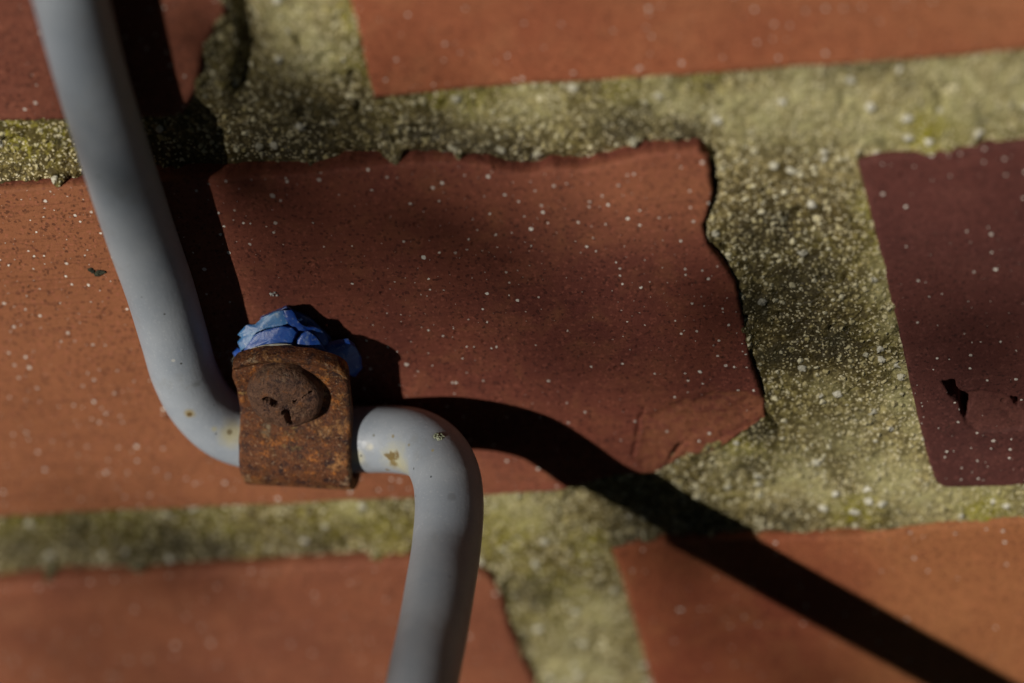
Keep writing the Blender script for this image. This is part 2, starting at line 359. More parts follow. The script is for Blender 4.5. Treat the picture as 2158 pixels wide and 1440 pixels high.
# D, right, dark purple
d_l = px((1806, 345), (1826, 420), (1852, 530), (1880, 650), (1908, 770), (1935, 890), (1958, 985), (1968, 1018))
d_top = px((1806, 345), (1850, 333), (2000, 318), (2158, 298)); d_bot = px((1968, 1018), (1990, 1032), (2060, 1031), (2158, 1028))
BR['D'] = dict(top=np.vstack([d_top, [[200, d_top[-1, 1]]]]), bot=np.vstack([d_bot, [[200, d_bot[-1, 1]]]]), left=d_l, right=np.array([[200, d_top[-1, 1]], [200, d_bot[-1, 1]]]))
# E, lower left
e_top = px((0, 1236), (150, 1224), (300, 1216), (430, 1206), (600, 1196), (780, 1186), (900, 1184), (980, 1192), (1030, 1215), (1052, 1240))
e_r = px((1052, 1240), (1066, 1290), (1080, 1340), (1105, 1390), (1130, 1440), (1150, 1500))
ez = -109.0
BR['E'] = dict(top=np.vstack([[[-170, e_top[0, 1]]], e_top]), right=np.vstack([e_r, [[e_r[-1, 0] + .6, ez]]]), bot=np.array([[-170, ez], [e_r[-1, 0] + .6, ez]]), left=np.array([[-170, e_top[0, 1]], [-170, ez]]))
# F, lower right
f_top = px((1285, 1152), (1400, 1143), (1520, 1134), (1700, 1130), (1820, 1128), (1950, 1112), (2158, 1095)); f_l = px((1285, 1152), (1315, 1240), (1345, 1340), (1372, 1440), (1385, 1500))
BR['F'] = dict(top=np.vstack([f_top, [[220, f_top[-1, 1]]]]), left=np.vstack([f_l, [[f_l[-1, 0] + .5, ez]]]), bot=np.array([[f_l[-1, 0] + .5, ez], [220, ez]]), right=np.array([[220, f_top[-1, 1]], [220, ez]]))

def resample(p, n):
    p = np.asarray(p, float); s = np.r_[0, np.cumsum(np.hypot(*np.diff(p, axis=0).T))]
    t = np.linspace(0, s[-1], n); return np.stack([np.interp(t, s, p[:, 0]), np.interp(t, s, p[:, 1])], 1)
def rough_edge(p, amt, seed):
    q = p.copy(); n = fbm(p[:, 0], p[:, 1], 3.0, seed, 4, 0.6); m = fbm(p[:, 0] + 50, p[:, 1], 3.0, seed + 9, 4, 0.6)
    w = np.ones(len(p)); w[0] = w[-1] = 0
    n = n + 0.6 * fbm(p[:, 0], p[:, 1], 0.9, seed + 3, 2); m = m + 0.6 * fbm(p[:, 0], p[:, 1], 0.9, seed + 4, 2)
    q[:, 0] += amt * n * w; q[:, 1] += amt * m * w; return q

PIT = px((1987, 806), (2010, 802), (2018, 822), (2038, 834), (2047, 850), (2040, 868), (2034, 884), (2026, 872), (2022, 850), (2002, 836), (1996, 822))
PIT2 = px((2132, 838), (2146, 840), (2146, 862), (2138, 856))
FLK = px((2020, 826), (2060, 822), (2110, 828), (2140, 842), (2158, 866), (2158, 905), (2060, 912), (2032, 892))
SPALL = px((1345, 870), (1420, 848), (1500, 836), (1570, 826), (1630, 850), (1612, 920), (1440, 1010), (1340, 1010), (1330, 960), (1336, 905))
CHIP = px((1415, 968), (1448, 935), (1430, 940), (1405, 980))

def build_brick(key, mat, label, step, amt, rnd=0.9):
    b = BR[key]
    wd = max(np.ptp(b['top'][:, 0]), 1); ht = max(np.ptp(b['left'][:, 1]), np.ptp(b['right'][:, 1]), 1)
    nu, nvv = int(wd / step), int(ht / step)
    sd = ord(key)
    T = rough_edge(resample(b['top'], nu), amt, sd); B = rough_edge(resample(b['bot'], nu), amt, sd + 20)
    Lf = rough_edge(resample(b['left'], nvv), amt, sd + 40); Rt = rough_edge(resample(b['right'], nvv), amt, sd + 60)
    u = np.linspace(0, 1, nu)[None, :, None]; v = np.linspace(0, 1, nvv)[:, None, None]
    T[0] = Lf[0]; T[-1] = Rt[0]; B[0] = Lf[-1]; B[-1] = Rt[-1]
    G = (1 - v) * T[None] + v * B[None] + (1 - u) * Lf[:, None] + u * Rt[:, None] - ((1 - u) * (1 - v) * T[0] + u * (1 - v) * T[-1] + (1 - u) * v * B[0] + u * v * B[-1])
    x, z = G[..., 0], G[..., 1]
    out = np.vstack([T, Rt[1:], B[::-1][1:], Lf[::-1][1:-1]])
    coarse = out[::3]
    h = 0.28 * fbm(x, z, 26, sd, 3) + 0.07 * fbm(x, z, 4.5, sd + 5, 3)
    d = dpoly(coarse, x, z)
    rr = rnd * (1 + 0.35 * vnoise(x, z, 5, sd + 8))
    q = np.clip(1 - d / rr, 0, 1); h = h - rr * 0.8 * (1 - np.sqrt(np.clip(1 - q * q, 0, 1)))
    if key == 'D':
        for pit, dep in ((PIT, 3.2), (PIT2, 1.6)):
            pd = dpoly(pit, x, z) * np.where(inside(pit, x, z), -1, 1) + 0.16 * fbm(x, z, 0.9, 91, 3)
            h -= dep * 1.4 * sstep(0.10, -0.12, pd)
        fd = dpoly(FLK, x, z) * np.where(inside(FLK, x, z), -1, 1) + 0.9 * fbm(x, z, 4, 71, 4)
        h += sstep(0.2, -0.4, fd) * (-0.40 + 0.12 * fbm(x, z, 1.5, 44, 3))
    if key == 'C':
        fd = dpoly(SPALL, x, z) * np.where(inside(SPALL, x, z), -1, 1) + 3.0 * fbm(x, z, 9, 71, 5, 0.6)
        h += sstep(1.0, -1.0, fd) * (-0.40 + 0.45 * fbm(x, z, 3.0, 44, 4, 0.7))
        pd = dpoly(CHIP, x, z) * np.where(inside(CHIP, x, z), -1, 1); h -= 3.0 * sstep(0.15, -0.1, pd)
        h -= 0.7 * np.exp(-((dpoly(px((1358, 862), (1346, 890), (1342, 925), (1334, 960)), x, z, False) + 0.2 * fbm(x, z, 1, 3, 2)) / 0.22) ** 2)
        # soft roll in the face, bow of the clay
        cx = unp(300, 440)[[0, 2]]; h -= 0.5 * np.exp(-((x - cx[0]) ** 2 / 40 + (z - cx[1]) ** 2 / 20)) * (0.6 + fbm(x, z, 3, 4, 3))
    raw = np.zeros_like(x)
    if key == 'C': raw = sstep(0.5, -0.5, dpoly(SPALL, x, z) * np.where(inside(SPALL, x, z), -1, 1) + 3.0 * fbm(x, z, 9, 71, 5, 0.6))
    if key == 'D': raw = sstep(0.2, -0.4, dpoly(FLK, x, z) * np.where(inside(FLK, x, z), -1, 1) + 0.9 * fbm(x, z, 4, 71, 4))
    rim = np.exp(-(dpoly(T[::3], x, z, False) / 2.2) ** 2)
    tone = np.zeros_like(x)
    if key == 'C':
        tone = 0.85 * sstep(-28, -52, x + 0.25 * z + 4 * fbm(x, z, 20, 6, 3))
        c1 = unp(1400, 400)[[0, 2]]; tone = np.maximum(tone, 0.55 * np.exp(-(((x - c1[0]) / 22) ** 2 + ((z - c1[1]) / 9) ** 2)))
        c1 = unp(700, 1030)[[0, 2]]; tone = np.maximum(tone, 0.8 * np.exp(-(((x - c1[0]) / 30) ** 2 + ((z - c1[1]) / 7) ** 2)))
    if key == 'F': tone = 0.7 * sstep(30, 60, x + 6 * fbm(x, z, 20, 6, 3)); 
    if key == 'B': tone = 0.6 * sstep(-0.2, 0.5, fbm(x, z, 40, 6, 3) + (z - 50) / 40)
    y = -h
    front = np.stack([x, y, z], -1).reshape(-1, 3)
    ids = np.arange(nvv * nu).reshape(nvv, nu)
    ring = np.r_[ids[0], ids[1:, -1], ids[-1, ::-1][1:], ids[::-1, 0][1:-1]]
    n = len(ring); R0 = front[ring]
    c = R0.mean(0)
    verts = [front]; faces = [gridfaces(nvv, nu)]
    base = len(front); prev = ring
    for dep in (2.0, 6.0, 14.0):
        r2 = R0.copy(); r2[:, 1] = dep
        if dep == 2.0: r2[:, 1] += 0.25 * fbm(R0[:, 0], R0[:, 2], 2, 5)
        verts.append(r2); cur = np.arange(n) + base; base += n
        faces.append(np.stack([prev, cur, np.roll(cur, -1), np.roll(prev, -1)], 1)); prev = cur
    o = mesh_obj('brick', np.vstack(verts), np.vstack(faces), mat, wall)
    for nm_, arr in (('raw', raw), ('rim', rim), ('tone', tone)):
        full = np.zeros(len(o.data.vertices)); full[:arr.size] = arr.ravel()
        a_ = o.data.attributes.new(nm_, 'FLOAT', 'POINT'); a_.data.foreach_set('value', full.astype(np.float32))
    o['label'] = label; o['group'] = 'bricks of the wall'
    return o
MB = {
    'A': brick_mat('clay_a', (0.23, 0.076, 0.040), (0.16, 0.047, 0.028), (0.28, 0.10, 0.065), 1, 0.8, 0.8, 0.5),
    'B': brick_mat('clay_b', (0.33, 0.110, 0.048), (0.27, 0.078, 0.036), (0.37, 0.155, 0.072), 2, 0.7, 0.6, 0.35),
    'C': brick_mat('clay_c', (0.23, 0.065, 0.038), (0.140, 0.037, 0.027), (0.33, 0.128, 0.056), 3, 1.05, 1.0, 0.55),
    'D': brick_mat('clay_d', (0.112, 0.033, 0.026), (0.072, 0.022, 0.019), (0.16, 0.056, 0.042), 4, 1.0, 0.6, 0.5),
    'E': brick_mat('clay_e', (0.28, 0.095, 0.045), (0.19, 0.060, 0.032), (0.33, 0.135, 0.068), 5, 0.5, 0.7, 0.5),
    'F': brick_mat('clay_f', (0.31, 0.098, 0.040), (0.23, 0.055, 0.027), (0.37, 0.155, 0.060), 6, 0.35, 0.7, 0.5),
}
build_brick('A', MB['A'], 'dull red brick behind the top of the pipe', 0.6, 0.35)
build_brick('B', MB['B'], 'smooth orange brick above the upper joint', 0.6, 0.10)
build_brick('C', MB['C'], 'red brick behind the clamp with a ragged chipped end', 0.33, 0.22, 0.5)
build_brick('D', MB['D'], 'dark purple brick with a torn black hole', 0.22, 0.06)
build_brick('E', MB['E'], 'brown orange brick under the lower joint, rounded end', 0.7, 0.30)
build_brick('F', MB['F'], 'bright orange brick crossed by the long pipe shadow', 0.6, 0.12)

# courses beyond the frame, plain bricks so that the wall goes on
def plain_brick(x0, x1, z0, z1, mat):
    bm = bmesh.new(); bmesh.ops.create_cube(bm, size=1)
    for v in bm.verts:
        v.co = Vector(((x0 if v.co.x < 0 else x1) * MM, (0 if v.co.y < 0 else 14) * MM, (z0 if v.co.z < 0 else z1) * MM))
    bmesh.ops.bevel(bm, geom=bm.edges[:], offset=1.2 * MM, segments=2, affect='EDGES')
    me = bpy.data.meshes.new('brick'); bm.to_mesh(me); bm.free(); me.materials.append(mat)
    o = bpy.data.objects.new('brick', me); C.collection.objects.link(o); o.parent = wall; o['group'] = 'bricks of the wall'
mk = ['A', 'B', 'C', 'E', 'F', 'B', 'D', 'C']
kq = 0
def course(z0, z1, xs):
    global kq
    for xa, xb in xs:
        plain_brick(xa, xb, z0, z1, MB[mk[kq % 8]]); kq += 1
course(46.5, 112, [(-620, -405), (-393, -182), (187, 402), (414, 629)])
course(-33, 33, [(-595, -381), (-369, -167), (212, 427), (439, 654)])
course(-109, -45.5, [(-620, -405), (-393, -182), (232, 447)])
for r in range(5):
    o = (-40, 70, 15, 90, -10)[r]
    course(123 + 77 * r, 188 + 77 * r, [(o + 227 * c, o + 227 * c + 215) for c in range(-3, 3)])
    course(-185 - 77 * r, -120 - 77 * r, [(o - 30 + 227 * c, o + 185 + 227 * c) for c in range(-3, 3)])

# mortar: one relief sheet, fine where the camera looks, coarse beyond
gx = np.concatenate([np.linspace(-650, -112, 50)[:-1], np.arange(-112, 88, 0.30), np.linspace(88, 700, 55)])
gz = np.concatenate([np.linspace(-580, -88, 50)[:-1], np.arange(-88, 76, 0.30), np.linspace(76, 600, 50)])
X, Z = np.meshgrid(gx, gz)
# recess depth (mm behind the brick face) from control points given as photo pixel -> depth
ctl = [((600, 60), 1.0), ((740, 60), 0.3), ((540, 200), 2.0), ((460, 100), 0.0), ((450, 190), 0.6), ((500, 290), 3.6), ((370, 290), 4.2), ((330, 330), 4.4), ((250, 300), 3.5), ((60, 320), 2.2), ((60, 385), 2.0),
       ((700, 300), 3.4), ((900, 290), 1.6), ((900, 215), 0.9), ((1150, 300), 1.8), ((1150, 215), 0.9), ((1400, 260), 1.6), ((1400, 180), 0.5), ((1330, 310), 2.2), ((1600, 250), 0.9), ((1750, 160), 0.3),
       ((1750, 260), 0.5), ((2000, 220), 0.4), ((2100, 290), 0.5), ((1600, 400), 0.9), ((1560, 560), 0.8), ((1750, 400), 0.8), ((1850, 560), 0.3), ((1700, 600), 0.9), ((1620, 700), 0.8), ((1800, 700), 1.0), ((1880, 700), 0.3),
       ((1650, 800), 0.8), ((1640, 880), 0.6), ((1800, 850), 0.9), ((1930, 900), 0.2), ((1560, 960), 0.9), ((1700, 960), 0.7), ((1480, 1010), 1.1), ((1850, 1060), 0.4), ((2060, 1060), 0.4), ((1960, 1035), 0.2), ((1600, 1100), 1.4),
       ((1350, 1060), 1.4), ((1300, 1110), 1.8), ((1100, 1090), 1.1), ((1100, 1200), 0.9), ((1200, 1250), 1.1), ((1250, 1400), 0.9), ((1150, 1380), 0.8), ((900, 1140), 1.8), ((700, 1090), 1.0), ((700, 1170), 2.6), ((400, 1150), 2.6),
       ((300, 1095), 1.4), ((100, 1110), 1.4), ((100, 1200), 3.2), ((1330, 1240), 0.8)]
cp = P2([c[0] for c in ctl]); cd = np.array([c[1] for c in ctl])
xf, zf = X.ravel(), Z.ravel()
num = np.zeros_like(xf); den = np.full_like(xf, 1e-4)
for (cx, cz), dd in zip(cp, cd):
    w = 1.0 / (((xf - cx) ** 2 + (zf - cz) ** 2) + 6.0) ** 1.6
    num += w * dd; den += w
rec = (num + 1e-4 * 1.5) / den
sand = 0.5 + 0.5 * vnoise(xf, zf, 0.95, 31); sand2 = 0.5 + 0.5 * vnoise(xf, zf, 0.6, 33)
rel = rec + 0.55 * fbm(xf, zf, 9, 21, 3) + 0.26 * (1 - sand ** 2) + 0.14 * (1 - sand2)
rel += 0.9 * sstep(0.35, 0.75, fbm(xf, zf, 3.2, 51, 3))
# vertical crack line beside the thick joint and near the chipped corner
for line, w, dep in ((px((1570, 250), (1576, 300), (1570, 350)), 0.3, 0.3), (px((1612, 885), (1630, 905), (1640, 925)), 0.3, 1.4), (px((505, 0), (515, 60), (520, 110), (505, 200)), 1.3, 2.2)):
    rel += dep * np.exp(-(dpoly(line, xf, zf, False) / w) ** 2)
# mortar crust standing proud, cut by a groove against brick C's ragged side
gl = np.vstack([BR['C']['right']]); dd = dpoly(gl, xf, zf, False)
rel += 0.9 * np.exp(-(dd / 0.28) ** 2) * sstep(-0.3, 0.5, vnoise(xf, zf, 6, 66) + 0.35)
gl = BR['C']['top'][8:]; dd = dpoly(gl, xf, zf, False); rel += 1.0 * np.exp(-(dd / 0.9) ** 2)
for key, seed in (('A', 5), ('C', 6), ('E', 7), ('B', 8), ('D', 9), ('F', 10)):
    for side in ('top', 'bot', 'left', 'right'):
        near = (np.abs(xf) < 115) & (np.abs(zf) < 90)
        ix = np.where(near)[0]; dd = dpoly(BR[key][side], xf[ix], zf[ix], False)
        k_ = 1.6 if key in 'ACE' else 0.7
        m_ = sstep(0.0, 0.55, fbm(xf[ix], zf[ix], 5, 200 + seed, 4, 0.6)) * np.exp(-(dd / (0.9 * k_ ** 0.5)) ** 2)
        rel[ix] = rel[ix] * (1 - m_) + (-0.22) * m_
rel = np.maximum(rel + 0.06 * fbm(xf, zf, 0.8, 222, 2), -0.38)
for key in BR:
    b_ = BR[key]; poly = np.vstack([b_['top'], b_['right'][1:], b_['bot'][::-1][1:], b_['left'][::-1][1:-1]])
    bb = (xf > poly[:, 0].min()) & (xf < poly[:, 0].max()) & (zf > poly[:, 1].min()) & (zf < poly[:, 1].max())
    ix = np.where(bb)[0]; ix = ix[inside(poly, xf[ix], zf[ix])]; dd = dpoly(poly, xf[ix], zf[ix])
    rel[ix] = np.maximum(rel[ix], 8 * sstep(0.7, 2.2, dd + 0.5 * fbm(xf[ix], zf[ix], 2, 240, 3)) + np.minimum(rel[ix], 0))
me_v = np.stack([xf, rel, zf], 1)
mort = mesh_obj('mortar', me_v, gridfaces(len(gz), len(gx)), mortar_mat(), wall)
def attr(o, name, val):
    a = o.data.attributes.new(name, 'FLOAT', 'POINT'); a.data.foreach_set('value', val.astype(np.float32))
def blobs(lst):
    s = np.zeros_like(xf)
    for pxy, r in lst:
        c = unp(*pxy)[[0, 2]]; s = np.maximum(s, np.exp(-(((xf - c[0]) ** 2 + (zf - c[1]) ** 2) / r ** 2)))
    return np.clip(s * (1.0 + 0.8 * fbm(xf, zf, 7, 81, 4)), 0, 1)
dark_zone = blobs([((1700, 590), 5), ((1660, 600), 5), ((1700, 700), 4.5), ((1600, 590), 3.5), ((560, 300), 7), ((680, 340), 6), ((1000, 335), 5), ((150, 1190), 6), ((350, 1190), 6), ((650, 1180), 5), ((420, 90), 4), ((430, 170), 4), ((490, 70), 4), ((500, 240), 6), ((600, 330), 8), ((760, 320), 7), ((900, 325), 6), ((1080, 345), 5), ((1320, 300), 4), ((1430, 310), 3.5), ((1600, 520), 5), ((1600, 650), 4.5), ((1700, 640), 6), ((1760, 740), 4.5), ((1640, 470), 4), ((1660, 760), 3.5), ((1600, 915), 3.0), ((1480, 1120), 4), ((1650, 1115), 4), ((1350, 1130), 5), ((60, 1205), 7), ((250, 1200), 6), ((450, 1190), 5), ((1120, 1260), 4), ((1580, 1000), 3)])  # darker mortar zones, set spot by spot
lime = blobs([((1832, 430), 3.0), ((1862, 560), 3.2), ((1892, 690), 3.2), ((1915, 790), 3.5), ((1945, 910), 4), ((1780, 930), 6), ((1750, 830), 3.5), ((1600, 230), 9), ((1850, 250), 10), ((2120, 200), 9), ((1950, 1065), 6), ((1000, 240), 5), ((740, 1085), 4), ((960, 1080), 5), ((600, 30), 7), ((1180, 1430), 8), ((1250, 1300), 6), ((2000, 230), 14), ((1700, 200), 12), ((1400, 210), 10), ((1100, 230), 7), ((2050, 1060), 10), ((1850, 1000), 8), ((1900, 850), 4), ((1860, 620), 3), ((1700, 1040), 9), ((1200, 1360), 7), ((1100, 1090), 7), ((1320, 270), 5), ((1550, 980), 5), ((1250, 1430), 9), ((650, 110), 7)])
algae = blobs([((60, 1150), 10), ((250, 1140), 9), ((450, 1130), 8), ((650, 1140), 8), ((820, 1150), 7), ((1060, 1160), 7), ((1240, 1170), 5), ((40, 290), 7), ((140, 300), 5), ((1000, 205), 4), ((900, 215), 3), ((1300, 185), 3.5), ((1480, 170), 3), ((760, 150), 3), ((1850, 430), 3.5), ((1880, 520), 3), ((1960, 290), 4), ((1150, 1250), 6), ((1560, 930), 3.5), ((2080, 1090), 4), ((1800, 1090), 4), ((740, 40), 3)])
attr(mort, 'dark_zone', dark_zone * 0.9); attr(mort, 'lime', np.clip(lime * (1 - dark_zone * 0.7), 0, 1)); attr(mort, 'algae', algae)
# core of the wall behind the facing
bk = simple_mat('block_core', (0.25, 0.22, 0.18), (0.32, 0.29, 0.24), 20)
bm = bmesh.new(); bmesh.ops.create_cube(bm, size=1)
for v in bm.verts: v.co = Vector((v.co.x * 1.3 + 0.025, 0.0145 + 0.1 * (v.co.y + 0.5), v.co.z * 1.17 + 0.01))
me = bpy.data.meshes.new('wall_core'); bm.to_mesh(me); bm.free(); me.materials.append(bk)
o = bpy.data.objects.new('wall_core', me); C.collection.objects.link(o); o.parent = wall

# ------------------------------------------------------------------ the bent grey pipe
def catmull(P, n):
    P = np.asarray(P, float); P = np.vstack([2 * P[0] - P[1], P, 2 * P[-1] - P[-2]]); out = []
    for i in range(1, len(P) - 2):
        p0, p1, p2, p3 = P[i - 1:i + 3]; m = max(3, int(np.linalg.norm(p2 - p1) / n))
        t0 = 0; t1 = np.linalg.norm(p1 - p0) ** .5; t2 = t1 + np.linalg.norm(p2 - p1) ** .5; t3 = t2 + np.linalg.norm(p3 - p2) ** .5
        for t in np.linspace(t1, t2, m, endpoint=False):
            A1 = (t1 - t) / t1 * p0 + t / t1 * p1; A2 = (t2 - t) / (t2 - t1) * p1 + (t - t1) / (t2 - t1) * p2; A3 = (t3 - t) / (t3 - t2) * p2 + (t - t2) / (t3 - t2) * p3
            B1 = (t2 - t) / t2 * A1 + t / t2 * A2; B2 = (t3 - t) / (t3 - t1) * A2 + (t - t1) / (t3 - t1) * A3
            out.append((t2 - t) / (t2 - t1) * B1 + (t - t1) / (t2 - t1) * B2)
    out.append(P[-2]); return np.array(out)
RP = 5.08
ctr = [(150, 0, 5.9), (192, 160, 5.6), (246, 340, 5.7), (300, 505, 5.6), (337, 610, 5.5), (368, 715, 5.5), (390, 790, 5.6), (424, 853, 5.8), (478, 902, 6.0), (545, 922, 6.05), (620, 926, 6.05), (700, 927, 6.05), (770, 926, 6.1), (830, 926, 6.9), (880, 935, 8.9), (918, 962, 12.0), (940, 1003, 16.0), (947, 1060, 20.3), (941, 1150, 27.0), (927, 1240, 35.0), (910, 1340, 43.2), (890, 1440, 51.8)]
pts = [unp(a, b, c) for a, b, c in ctr]
up = pts[0] - pts[1]; up /= np.linalg.norm(up)
pre = [pts[0] + up * 480, pts[0] + up * 250, pts[0] + up * 90, pts[0] + up * 25]
dn = pts[-1] - pts[-5]; dn /= np.linalg.norm(dn)
post = [pts[-1] + dn * 20 + np.array([0, 0, .6]), pts[-1] + dn * 60 + np.array([0, 0, 2.2]), pts[-1] + dn * 110 + np.array([0, 0, 4.]), pts[-1] + dn * 160 + np.array([0, 0, 6.]), pts[-1] + dn * 185 + np.array([0, 0, -8.]), pts[-1] + dn * 196 + np.array([0, 0, -30.]), pts[-1] + dn * 197 + np.array([0, 0, -80.]), pts[-1] + dn * 197 + np.array([0, 0, -500.]), pts[-1] + dn * 197 + np.array([0, 0, -1100.])]
path = catmull(np.array(pre + pts + post), 0.7)
# thin out the long straight parts
keep = [0]
for i in range(1, len(path)):
    far = abs(path[i][2]) > 90 or path[i][1] < -80
    if np.linalg.norm(path[i] - path[keep[-1]]) > (6 if far else 0.6): keep.append(i)
path = path[keep]
def sweep(path, prof_r, nseg=64, rfun=None):
    T = np.gradient(path, axis=0); T /= np.linalg.norm(T, axis=1)[:, None]
    N = np.cross(T[0], [0, 1, 0]); N /= np.linalg.norm(N); V = []
    a = np.linspace(0, 2 * np.pi, nseg, endpoint=False)
    for i in range(len(path)):
        N = N - T[i] * np.dot(N, T[i]); N /= np.linalg.norm(N); Bn = np.cross(T[i], N)
        r = prof_r if rfun is None else rfun(i, a, path[i], N, Bn, T[i])
        V.append(path[i] + np.outer(np.cos(a) * r, N) + np.outer(np.sin(a) * r, Bn))
    m = len(path); V = np.vstack(V); ids = np.arange(m * nseg).reshape(m, nseg); n2 = np.roll(ids, -1, 1)
    F = np.stack([ids[:-1], n2[:-1], n2[1:], ids[1:]], -1).reshape(-1, 4)
    return V, F
ph = rng.uniform(0, 6, 8)
kink = unp(878, 1010, 14.0)
def rf(i, a, p, N, B, T):
    s = i * 0.6
    r = RP + 0.05 * np.sin(s / 9 + ph[0]) + 0.035 * np.sin(a * 2 + s / 14 + ph[1]) + 0.02 * np.sin(a * 3 - s / 6 + ph[2])
    w = p[None] + np.outer(np.cos(a) * RP, N) + np.outer(np.sin(a) * RP, B)
    r = r - 0.35 * np.exp(-((w - kink) ** 2).sum(1) / 6.0)
    return r
V, F = sweep(path, RP, 64, rf)
def pipe_surface(pxl, py):
    """first hit of the camera ray through a photo pixel on the pipe axis tube"""
    o = MC.T @ np.array([0, 0, DMM]); ray = MC.T @ np.array([(pxl - 1079) / FPX, -(py - 720) / FPX, -1.0]); ray /= np.linalg.norm(ray)
    for t in np.arange(300, 450, 0.05):
        p = o + ray * t; d = np.linalg.norm(path - p, axis=1); j = d.argmin()
        if d[j] < RP: return p, (p - path[j]) / d[j]
pm = pipe_mat()
pipe = mesh_obj('bent_pipe', V, F, pm, origin=tuple(path[0]))
pipe['label'] = 'grey painted metal pipe bent twice under the rusty clamp'; pipe['category'] = 'pipe'

# lichen crumb on the outer bend
def crumbs(name, c, nrm, R, n, mat, parent, sz, seed, flat=0.6):
    r = np.random.default_rng(seed); bm = bmesh.new(); nrm = Vector(nrm).normalized()
    tu = nrm.orthogonal().normalized(); tw = nrm.cross(tu)
    for i in range(n):
        d = R * math.sqrt(r.uniform()); an = r.uniform(0, 6.283)
        p = Vector(c) + tu * d * math.cos(an) + tw * d * math.sin(an) + nrm * (R - d) * 0.25 * r.uniform()
        s = sz * r.uniform(0.5, 1.3)
        q = bmesh.ops.create_icosphere(bm, subdivisions=2, radius=s)['verts']
        k = r.normal(0, 0.16, (len(q), 3)) * s; ax = Vector(r.normal(size=3)).normalized()
        for v, kk2 in zip(q, k):
            v.co = v.co + Vector(kk2); v.co -= nrm * v.co.dot(nrm) * (1 - flat); v.co += ax * v.co.dot(ax) * 0.6; v.co += p
    vs = [tuple(v.co) for v in bm.verts]; bm.verts.ensure_lookup_table()
    fs = [tuple(l.index for l in f.verts) for f in bm.faces]; bm.free()
    return mesh_obj(name, vs, fs, mat, parent, origin=tuple(c))
lich = simple_mat('lichen_pale', (0.26, 0.30, 0.20), (0.50, 0.54, 0.40), 1500, 0.9, 0.0001)
p0, n0 = pipe_surface(926, 921); crumbs('lichen', p0, n0, 0.75, 26, lich, pipe, 0.17, 3)

# ------------------------------------------------------------------ rusty clamp
BETA = rad(-8.5)
wx = np.array([math.cos(BETA), 0, math.sin(BETA)]); qz = np.array([-math.sin(BETA), 0, math.cos(BETA)]); nn = np.array([0, -1.0, 0])
cc0 = unp(619, 926, 6.05); cc0[1] = 0      # base of the pipe axis under the clamp
def K(w, q, h): return cc0 + wx * w + qz * q + nn * h
clamp = thing('pipe_clamp', 'rusty one-screw strap clamp holding the grey pipe to the brick', 'clamp', tuple(cc0))
rust = rust_mat('strap_rust', (0.026, 0.011, 0.011), (0.17, 0.058, 0.020), (0.40, 0.19, 0.065))
rustd = rust_mat('screw_rust', (0.045, 0.022, 0.017), (0.17, 0.085, 0.052), (0.24, 0.130, 0.078), 0.5, 0.35)
HC, TH = 6.05, 2.15
ri = RP + 0.12; rm = ri + TH / 2
prof = [(-7.2, 0.4), (-6.6, 2.0)]
for dg in np.linspace(-112, 46, 40):
    prof.append((rm * math.sin(rad(dg)), HC + rm * math.cos(rad(dg))))
HT = 7.9
prof += [(5.6, 9.35), (6.6, 8.6), (7.8, 8.1), (9.2, HT + 0.03), (10.5, HT), (20.2, HT)]
pf = catmull(np.array([[q, h, 0] for q, h in prof]), 0.28)[:, :2]
s = np.r_[0, np.cumsum(np.hypot(*np.diff(pf, axis=0).T))]
HWL, HWR = 7.15, 10.0
def top_q(w):   # rounded end of the tab
    v = (w - 1.2) / 8.6
    return 16.2 + 3.7 * math.sqrt(max(0, 1 - 0.93 * v * v)) + 0.06 * math.sin(w * 1.7)
nw = 60; ws = np.linspace(-HWL, HWR, nw)
verts = []; rows = len(pf)
tan = np.gradient(pf, axis=0); tan /= np.hypot(tan[:, 0], tan[:, 1])[:, None]
for side in (1, -1):
    for i in range(rows):
        for jx, w in enumerate(ws):
            q, h = pf[i]; t = tan[i]; nrm = np.array([-t[1], t[0]])
            if q > 10.5:
                tq = top_q(w); f = (q - 10.5) / (20.2 - 10.5); q = 10.5 + f * (tq - 10.5)
            th = TH / 2
            # worn edges
            ed = min(w + HWL, HWR - w); th *= 1 - 0.4 * math.exp(-(ed / 0.22) ** 2)
            if pf[i][0] > 10.5 and side > 0: th *= 1 - 0.45 * math.exp(-((tq - q) / 0.25) ** 2)
            wob = 0.05 * vnoise(w * 1.0 + 3, s[i], 3.0, 17) + 0.03 * vnoise(w, s[i], 0.9, 18)
            # raised lip: the tab's last 2 mm are rolled slightly, and the left side is eaten by rust
            if side > 0 and pf[i][0] > 10.5:
                dlip = tq - q; wob += 0.40 * math.exp(-((dlip - 0.7) / 0.6) ** 2) - 0.35 * math.exp(-((dlip - 1.9) / 0.35) ** 2)
            off = side * th + (wob if side > 0 else 0)
            edge = 0.06 * vnoise(s[i], side * 0.0 + 5, 1.6, 23)
            ww = w + (edge if jx in (0, nw - 1) else 0) - (0.55 * math.exp(-((s[i] - s[-1] + 3.5) / 2.6) ** 2) if (jx < 3) else 0)
            verts.append(K(ww, q + nrm[0] * off, h + nrm[1] * off))
verts = np.array(verts); n1 = rows * nw
ft = gridfaces(rows, nw); fb = gridfaces(rows, nw, n1)[:, ::-1]
ids = np.arange(n1).reshape(rows, nw); ring = np.r_[ids[0], ids[1:, -1], ids[-1, ::-1][1:], ids[::-1, 0][1:-1]]
fs = np.stack([ring, ring + n1, np.roll(ring, -1) + n1, np.roll(ring, -1)], 1)
strap = mesh_obj('strap', verts, np.vstack([ft, fb, fs]), rust, clamp, origin=tuple(cc0))
em = strap.modifiers.new('edge', 'EDGE_SPLIT'); em.split_angle = rad(50)

